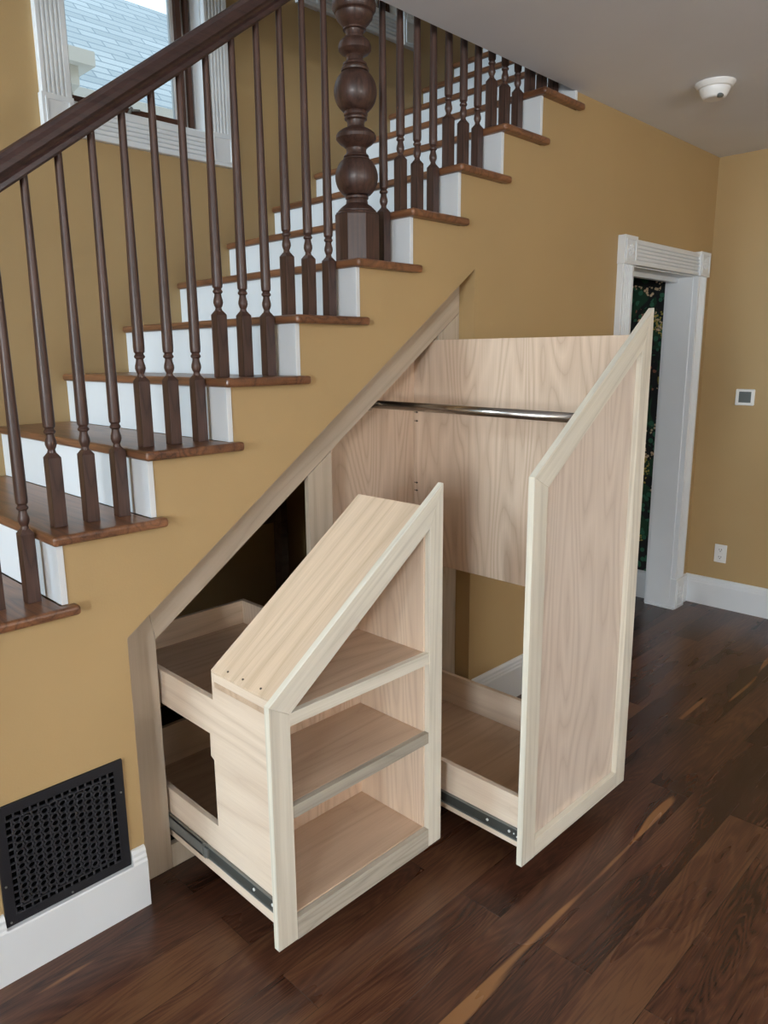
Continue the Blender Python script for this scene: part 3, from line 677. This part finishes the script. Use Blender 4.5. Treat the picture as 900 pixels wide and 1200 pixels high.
bm = bmesh.new(); lathe(bm, 3.06, -.467, [(H - .062, .012), (H - .062, .040), (H - .058, .047), (H - .040, .058), (H - .026, .063), (H - .0225, .063)], 40); dm = obj('dome', bm, 'plastic', S)
bm = bmesh.new(); bmesh.ops.create_uvsphere(bm, u_segments=16, v_segments=8, radius=.02, matrix=Matrix.Translation((3.045, -.497, H - .056)) @ Matrix.Diagonal((1.2, .8, .45, 1))); obj('sensor_lens', bm, 'screen', dm)

# ------------------------------------------------------------------ neighbouring house outside the window
NB = thing('neighbor_house', 'neighboring house with pale blue-grey shingle roof seen through the window', 'house', (3.5, 5.5, 0))
bm = bmesh.new()
prism(bm, [[(4.95, 3.85), (5.05, 3.80), (7.0, 5.58), (9.0, 3.80), (9.05, 3.85), (7.0, 5.68)]], 'x', -3, 12)
obj('roof', bm, 'shingle', NB)
bm = bmesh.new(); box(bm, -2.8, 11.8, 5.3, 8.7, 0, 3.95); obj('wall', bm, 'stucco', NB)
bm = bmesh.new(); prism(bm, [[(4.80, 3.88), (4.95, 3.84), (5.02, 3.70), (5.2, 3.62), (5.3, 3.62), (5.3, 3.55), (4.88, 3.66)]], 'x', -2.9, 11.9); obj('gutter', bm, 'stucco', NB)
bm = bmesh.new()
prism(bm, [[(4.35, 3.0), (4.42, 3.35), (4.50, 3.50), (4.42, 3.60), (4.42, 3.70), (4.30, 3.72), (4.30, 3.95), (5.1, 3.95), (5.1, 3.0)]], 'x', 1.9, 2.46)
box(bm, 1.9, 2.565, 4.22, 5.2, 3.86, 3.965)
obj('dormer_cornice', bm, 'stucco', NB, label='white cornice at the roof corner')
bm = bmesh.new(); box(bm, -40, 40, W + .2, 60, -.5, -.4); structure(obj('ground', bm, 'stucco'))

# ------------------------------------------------------------------ camera
cam = bpy.data.cameras.new('camera'); co = bpy.data.objects.new('camera', cam); COL.objects.link(co)
co.location = (-.4288, -1.8986, 1.6223); co.rotation_euler = (1.36124, .0083823, -.792021)
cam.sensor_fit = 'VERTICAL'; cam.sensor_height = 36; cam.sensor_width = 27; cam.lens = 866.77 / 1200 * 36; cam.clip_start = .02
sc.camera = co

# ------------------------------------------------------------------ light
w = bpy.data.worlds.new('sky'); sc.world = w; w.use_nodes = True
bg = w.node_tree.nodes['Background']; bg.inputs[0].default_value = (.80, .91, 1.0, 1); bg.inputs[1].default_value = 2.0
def window_light(name, loc, rot, sx, sy, power, col, spread=PI):
    l = bpy.data.lights.new(name, 'AREA'); l.shape = 'RECTANGLE'; l.size = sx; l.size_y = sy; l.energy = power; l.color = col; l.spread = spread
    o = bpy.data.objects.new(name, l); COL.objects.link(o); o.location = loc; o.rotation_euler = rot; return o
DAY = (.86, .94, 1.0)
for a, e in zip(WL, (350, 125)):
    window_light('daylight_left', (XL - .12, (a[0] + a[1]) / 2, (a[2] + a[3]) / 2), (0, -PI / 2, 0), a[3] - a[2], a[1] - a[0], e, DAY)
window_light('daylight_stairwell', (XL - .12, (WS[0] + WS[1]) / 2, (WS[2] + WS[3]) / 2), (0, -PI / 2, 0), WS[3] - WS[2], WS[1] - WS[0], 390, (.68, .86, 1.0))
for a in WB:
    window_light('daylight_rear', ((a[0] + a[1]) / 2, YB - .12, (a[2] + a[3]) / 2), (PI / 2, 0, 0), a[1] - a[0], a[3] - a[2], 16, (1.0, .97, .93))
for a, e in ((W1, 12), (W2, 14)):
    window_light('daylight_far', ((a[0] + a[1]) / 2, W + .16, (a[2] + a[3]) / 2), (-PI / 2, 0, 0), a[1] - a[0] - .02, a[3] - a[2] - .02, e, DAY).data.cycles.is_portal = True
window_light('ceiling_fill', (.4, -4.2, 1.75), (PI, 0, 0), .5, .5, 185, (.95, .97, 1))  # added unseen fill aimed up to brighten the ceiling, no fixture here
l = bpy.data.lights.new('hall_fill', 'POINT'); l.energy = 30; l.shadow_soft_size = .15; l.color = (1, .9, .78)  # added unseen fill that brightens the wallpaper beyond the doorway
o = bpy.data.objects.new('hall_fill', l); COL.objects.link(o); o.location = (3.3, 1.3, 2.3)
sc.view_settings.view_transform = 'Standard'; sc.view_settings.look = 'None'; sc.view_settings.gamma = 1; sc.view_settings.use_curve_mapping = False
sc.view_settings.exposure = -0.08
sc.cycles.max_bounces = 8; sc.cycles.diffuse_bounces = 5; sc.cycles.caustics_reflective = False; sc.cycles.caustics_refractive = False
